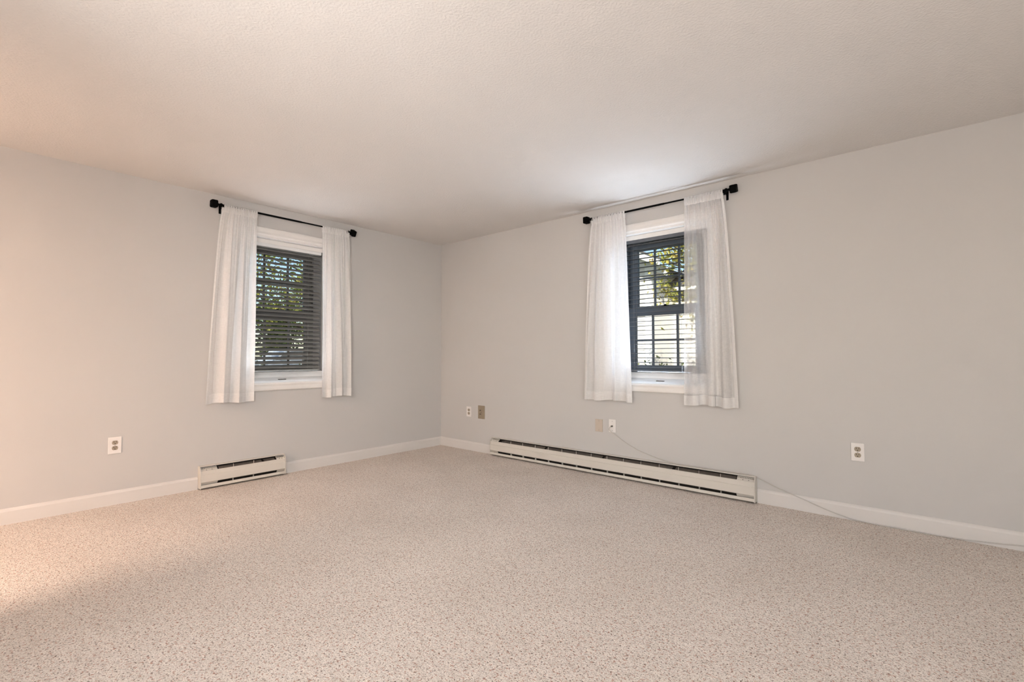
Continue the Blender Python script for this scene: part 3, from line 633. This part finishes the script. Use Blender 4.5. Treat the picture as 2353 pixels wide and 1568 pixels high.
def leaf_mb(n, sampler, size, rr):
    m = MB()
    for _ in range(n):
        p = Vector(sampler(rr)); s = size*rr.uniform(0.6, 1.25)
        q = Matrix.Rotation(rr.uniform(0, 6.28), 3, 'Z') @ Matrix.Rotation(rr.uniform(-1.1, 1.1), 3, 'X') @ Matrix.Rotation(rr.uniform(0, 6.28), 3, 'Y')
        k = [(-0.5, 0, 0), (-0.12, 0.28, 0.05), (0.5, 0, -0.04), (-0.12, -0.28, 0.05)]
        m.add([p + q @ (Vector(v)*s) for v in k], [(0, 1, 2), (0, 2, 3)])
    return m
def make_tree(name, label, loc, h, crown, n, size, lm, seed, group, first=0.35):
    rr = random.Random(seed); r = empty(name, loc); tag(r, label, 'tree', group)
    tr = MB(); tp = [(0.06*math.sin(i*1.1 + seed), 0.06*math.cos(i*1.7 + seed), h*i/8) for i in range(9)]
    tr.tube(tp, 0.1, 10, [0.035*h*(1 - i/9.5)*0.45 + 0.008 for i in range(9)]); tr.build('trunk', 'bark', r)
    tips = []; br = MB()
    for i in range(22):
        f = first + (0.95 - first)*i/21; b = Vector((tp[int(f*8)][0], tp[int(f*8)][1], h*f)); a = i*2.4 + rr.uniform(-.4, .4)
        ln = crown*(1.05 - 0.55*abs(f - 0.62)/0.4)*rr.uniform(0.75, 1.1)
        pts = [b]; dirv = Vector((math.cos(a), math.sin(a), rr.uniform(0.25, 0.7)))
        for k in range(1, 6):
            pts.append(b + dirv*ln*k/5 + Vector((rr.uniform(-.06, .06), rr.uniform(-.06, .06), -0.08*ln*(k/5)**2))*1.2)
        br.tube(pts, 0.02, 6, [0.022*(1 - k/6.5) + 0.003 for k in range(6)])
        for k in range(2, 6): tips.append((pts[k], ln*0.30))
        for q in range(3):
            s0 = pts[rr.randint(2, 4)]; dv = Vector((rr.uniform(-1, 1), rr.uniform(-1, 1), rr.uniform(-.2, .8))).normalized()*ln*0.4
            br.tube([s0, s0 + dv*0.5 + Vector((0, 0, 0.03)), s0 + dv], 0.006, 5); tips.append((s0 + dv, ln*0.26)); tips.append((s0 + dv*0.6, ln*0.2))
    br.build('branches', 'bark', r)
    def smp(g):
        p, w = tips[g.randrange(len(tips))]; return (p.x + g.gauss(0, w*0.62), p.y + g.gauss(0, w*0.62), p.z + g.gauss(0, w*0.55))
    f = leaf_mb(n, smp, size, rr).build('foliage', lm, r); f['kind'] = 'stuff'
    return r
def make_shrub(name, label, loc, rx, ry, h, n, size, lm, seed, group):
    rr = random.Random(seed); r = empty(name, loc); tag(r, label, 'shrub', group)
    st = MB(); tips = []
    for i in range(16):
        a = i*2.4; x, y = rx*0.9*rr.random()*math.cos(a), ry*0.9*rr.random()*math.sin(a); z = h*rr.uniform(0.65, 1.0)
        st.tube([(x*0.15, y*0.15, 0), (x*0.6, y*0.6, z*0.5), (x, y, z)], 0.01, 5, [0.016, 0.010, 0.004])
        tips += [Vector((x*f, y*f, z*f)) for f in (0.45, 0.65, 0.85, 1.0)]
    st.build('stems', 'bark', r)
    def smp(g):
        p = tips[g.randrange(len(tips))]; return (p.x + g.gauss(0, rx*0.24), p.y + g.gauss(0, ry*0.24), max(0.02, p.z + g.gauss(0, h*0.09)))
    f = leaf_mb(n, smp, size, rr).build('foliage', lm, r); f['kind'] = 'stuff'
    return r
# seen through the right window
make_tree('autumn_tree', 'yellow and orange autumn tree in front of the neighbouring house', (1.45, 6.2, GZ), 4.6, 1.5, 9500, 0.10, 'leaves_autumn', 5, 'trees outside the windows')
make_shrub('garden_shrub', 'loose dark shrub below the autumn tree', (0.55, 5.0, GZ), 0.85, 0.5, 1.15, 420, 0.07, 'leaves_hedge', 8, 'shrubs outside the windows')
make_shrub('garden_shrub', 'low shrub against the siding of the neighbouring house', (-2.3, 9.0, GZ), 0.9, 0.45, 0.95, 900, 0.08, 'leaves_hedge', 9, 'shrubs outside the windows')
# seen through the left window
make_tree('shade_tree', 'tall green tree against the blue sky outside the left window', (-9.5, 2.9, GZ), 5.4, 2.0, 5200, 0.12, 'leaves_green', 15, 'trees outside the windows', 0.3)
make_tree('shade_tree', 'green tree standing farther behind, left part of the left window', (-13.0, 1.2, GZ), 5.0, 2.0, 4200, 0.12, 'leaves_green', 16, 'trees outside the windows', 0.3)
make_tree('shade_tree', 'distant dark tree beyond the parked car', (-27.0, 12.5, GZ), 6.2, 2.8, 7000, 0.20, 'leaves_green', 17, 'trees outside the windows', 0.12)
make_tree('shade_tree', 'distant dark tree beyond the driveway, left of the parked car', (-27.5, 4.0, GZ), 6.0, 2.6, 7000, 0.20, 'leaves_green', 18, 'trees outside the windows', 0.12)
make_shrub('hedge_shrub', 'clipped hedge shrub below the left window view', (-7.2, 0.4, GZ), 0.8, 0.75, 1.0, 1500, 0.08, 'leaves_hedge', 19, 'shrubs outside the windows')
make_shrub('hedge_shrub', 'yellow-green hedge shrub right of the clipped one', (-7.6, 2.35, GZ), 0.8, 0.75, 0.95, 1500, 0.08, 'leaves_hedge', 20, 'shrubs outside the windows')

for i, (yy, lb) in enumerate(((-0.4, 'tall hedge shrub behind the driveway, leftmost of the row'), (3.2, 'tall hedge shrub left of the parked car'), (6.8, 'tall hedge shrub directly behind the parked car'), (10.4, 'tall hedge shrub behind the driveway, rightmost of the row'))):
    make_shrub('hedge_shrub', lb, (-20.6, yy, GZ), 1.15, 1.4, 4.0, 5200, 0.19, 'leaves_hedge', 40 + i, 'shrubs outside the windows')
# parked car, length along y
car = empty('parked_car', (-16.4, 5.6, GZ + 0.02), PI/2); tag(car, 'pale blue parked car with red tail light beyond the left window', 'car')
body = [(-2.15, 0.35), (-2.15, 0.78), (-2.0, 0.92), (-1.1, 1.0), (-0.55, 1.42), (0.75, 1.46), (1.45, 1.06), (2.1, 0.98), (2.2, 0.7), (2.18, 0.35)]
bm_ = MB().prism(body, 1, -0.80, 0.80); bm_.build('car_body', 'car_paint', car)
for s in (-1, 1): MB().prism([(-0.98, 1.02), (-0.52, 1.36), (0.70, 1.40), (1.28, 1.06)], 1, s*0.795, s*0.812).build('side_window', 'car_glass', car)
MB().box((-2.10, -0.55, 0.70), (-2.165, 0.55, 0.86), 0.01).build('number_panel', 'car_paint', car)
for s in (-1, 1): MB().box((2.0, s*0.60, 0.78), (2.21, s*0.815, 0.96), 0.02).build('tail_light', 'tail_light', car)
for x in (-1.35, 1.35):
    for s in (-1, 1):
        w = MB().lathe([(0.24, 0), (0.32, 0.02), (0.32, 0.18), (0.24, 0.20)], (x, s*0.64, 0.32), (0, s, 0), 24).build('wheel', 'tyre', car)
        MB().lathe([(0.20, 0.19), (0.18, 0.205), (0.05, 0.21)], (x, s*0.64, 0.32), (0, s, 0), 16).build('hub_cap', 'screw_metal', w)

# neighbouring house
nh = empty('neighbour_house', (-4.0, 10.0, GZ)); tag(nh, 'white clapboard house with gable roof outside the right window', 'house')
ox, oy = -4.0, 10.0
def hb(name, m, a, b, bev=0): return MB().box((a[0]-ox, a[1]-oy, a[2]-GZ), (b[0]-ox, b[1]-oy, b[2]-GZ), bev).build(name, m, nh)
hb('wall_core', 'house_siding', (-9, 10.03, GZ), (-1.90, 16, 3.95)); hb('wall_core', 'house_siding', (-1.90, 11.83, GZ), (4.5, 16, 3.3))
def siding(x0, x1, y, z0, z1, rake=None):
    m = MB(); z = z0; e = 0.105
    while z < z1:
        xa = x0 if rake is None else max(x0, rake(z))
        xb = x1 if rake is None else min(x1, rake(z))
        if xb - x0 > 0.05: m.prism([(y - oy - 0.018, z - GZ), (y - oy, z - GZ), (y - oy, z + e - GZ), (y - oy - 0.004, z + e - GZ)], 0, x0 - ox, xb - ox)
        z += e
    o = m.build('siding', 'house_siding', nh); o['kind'] = 'stuff'
RK = lambda z: -1.75 - (z - 3.85)/math.tan(math.radians(25))
siding(-8.5, -2.04, 10.03, 0.1, 5.6, RK); siding(-1.88, 4.4, 11.83, 0.1, 3.2)
hb('corner_board', 'house_trim', (-2.06, 9.995, GZ), (-1.89, 10.04, 3.95)); hb('corner_board', 'house_trim', (-1.895, 9.995, GZ), (-1.86, 10.14, 3.95))
hb('foundation', 'asphalt', (-8.9, 10.0, GZ - 0.05), (-1.9, 10.06, 0.1)); hb('foundation', 'asphalt', (-1.9, 11.80, GZ - 0.05), (4.4, 11.86, 0.1))
MB().tube([(-1.63-ox, 11.70-oy, 0.1-GZ), (-1.63-ox, 11.72-oy, 3.1-GZ), (-1.63-ox, 11.5-oy, 3.25-GZ)], 0.045, 10).build('downspout', 'house_trim', nh)
# gable roof with rake board and soffit
sl = math.tan(math.radians(25)); ex, ez = -1.35, 3.70; rx_, rz_ = -5.4, 3.70 + (5.4 - 1.35)*sl
def rp(name, m, y0, y1, t0, t1):
    MB().prism([(ex-ox, ez+t0-GZ), (rx_-ox, rz_+t0-GZ), (rx_-ox, rz_+t1-GZ), (ex-ox, ez+t1-GZ)], 1, y0-oy, y1-oy).build(name, m, nh)
    MB().prism([(2*rx_-ex-ox, ez+t0-GZ), (rx_-ox, rz_+t0-GZ), (rx_-ox, rz_+t1-GZ), (2*rx_-ex-ox, ez+t1-GZ)], 1, y0-oy, y1-oy).build(name, m, nh)
rp('rake_board', 'house_trim', 9.46, 9.50, 0.0, 0.20); rp('soffit', 'house_soffit', 9.50, 16.4, 0.02, 0.05); rp('roof', 'roof_shingle', 9.44, 16.4, 0.20, 0.26)
rp('frieze_board', 'house_trim', 9.985, 10.03, -0.22, 0.02)
hb('gutter', 'house_trim', (-1.9, 11.35, 3.2), (4.6, 11.47, 3.32), 0.01); hb('soffit', 'house_soffit', (-1.9, 11.47, 3.22), (4.5, 11.83, 3.26))
MB().prism([(11.35-oy, 3.32-GZ), (14.5-oy, 4.9-GZ), (14.5-oy, 4.98-GZ), (11.35-oy, 3.40-GZ)], 0, -1.9-ox, 4.6-ox).build('roof', 'roof_shingle', nh)
wn = hb('house_window', 'house_trim', (-0.95, 11.79, 1.0), (-0.05, 11.85, 2.5)); 
for a, b in ((1.07, 1.72), (1.78, 2.43)):
    p = hb('pane', 'house_glass', (-0.88, 11.775, a), (-0.12, 11.792, b)); p.parent = wn
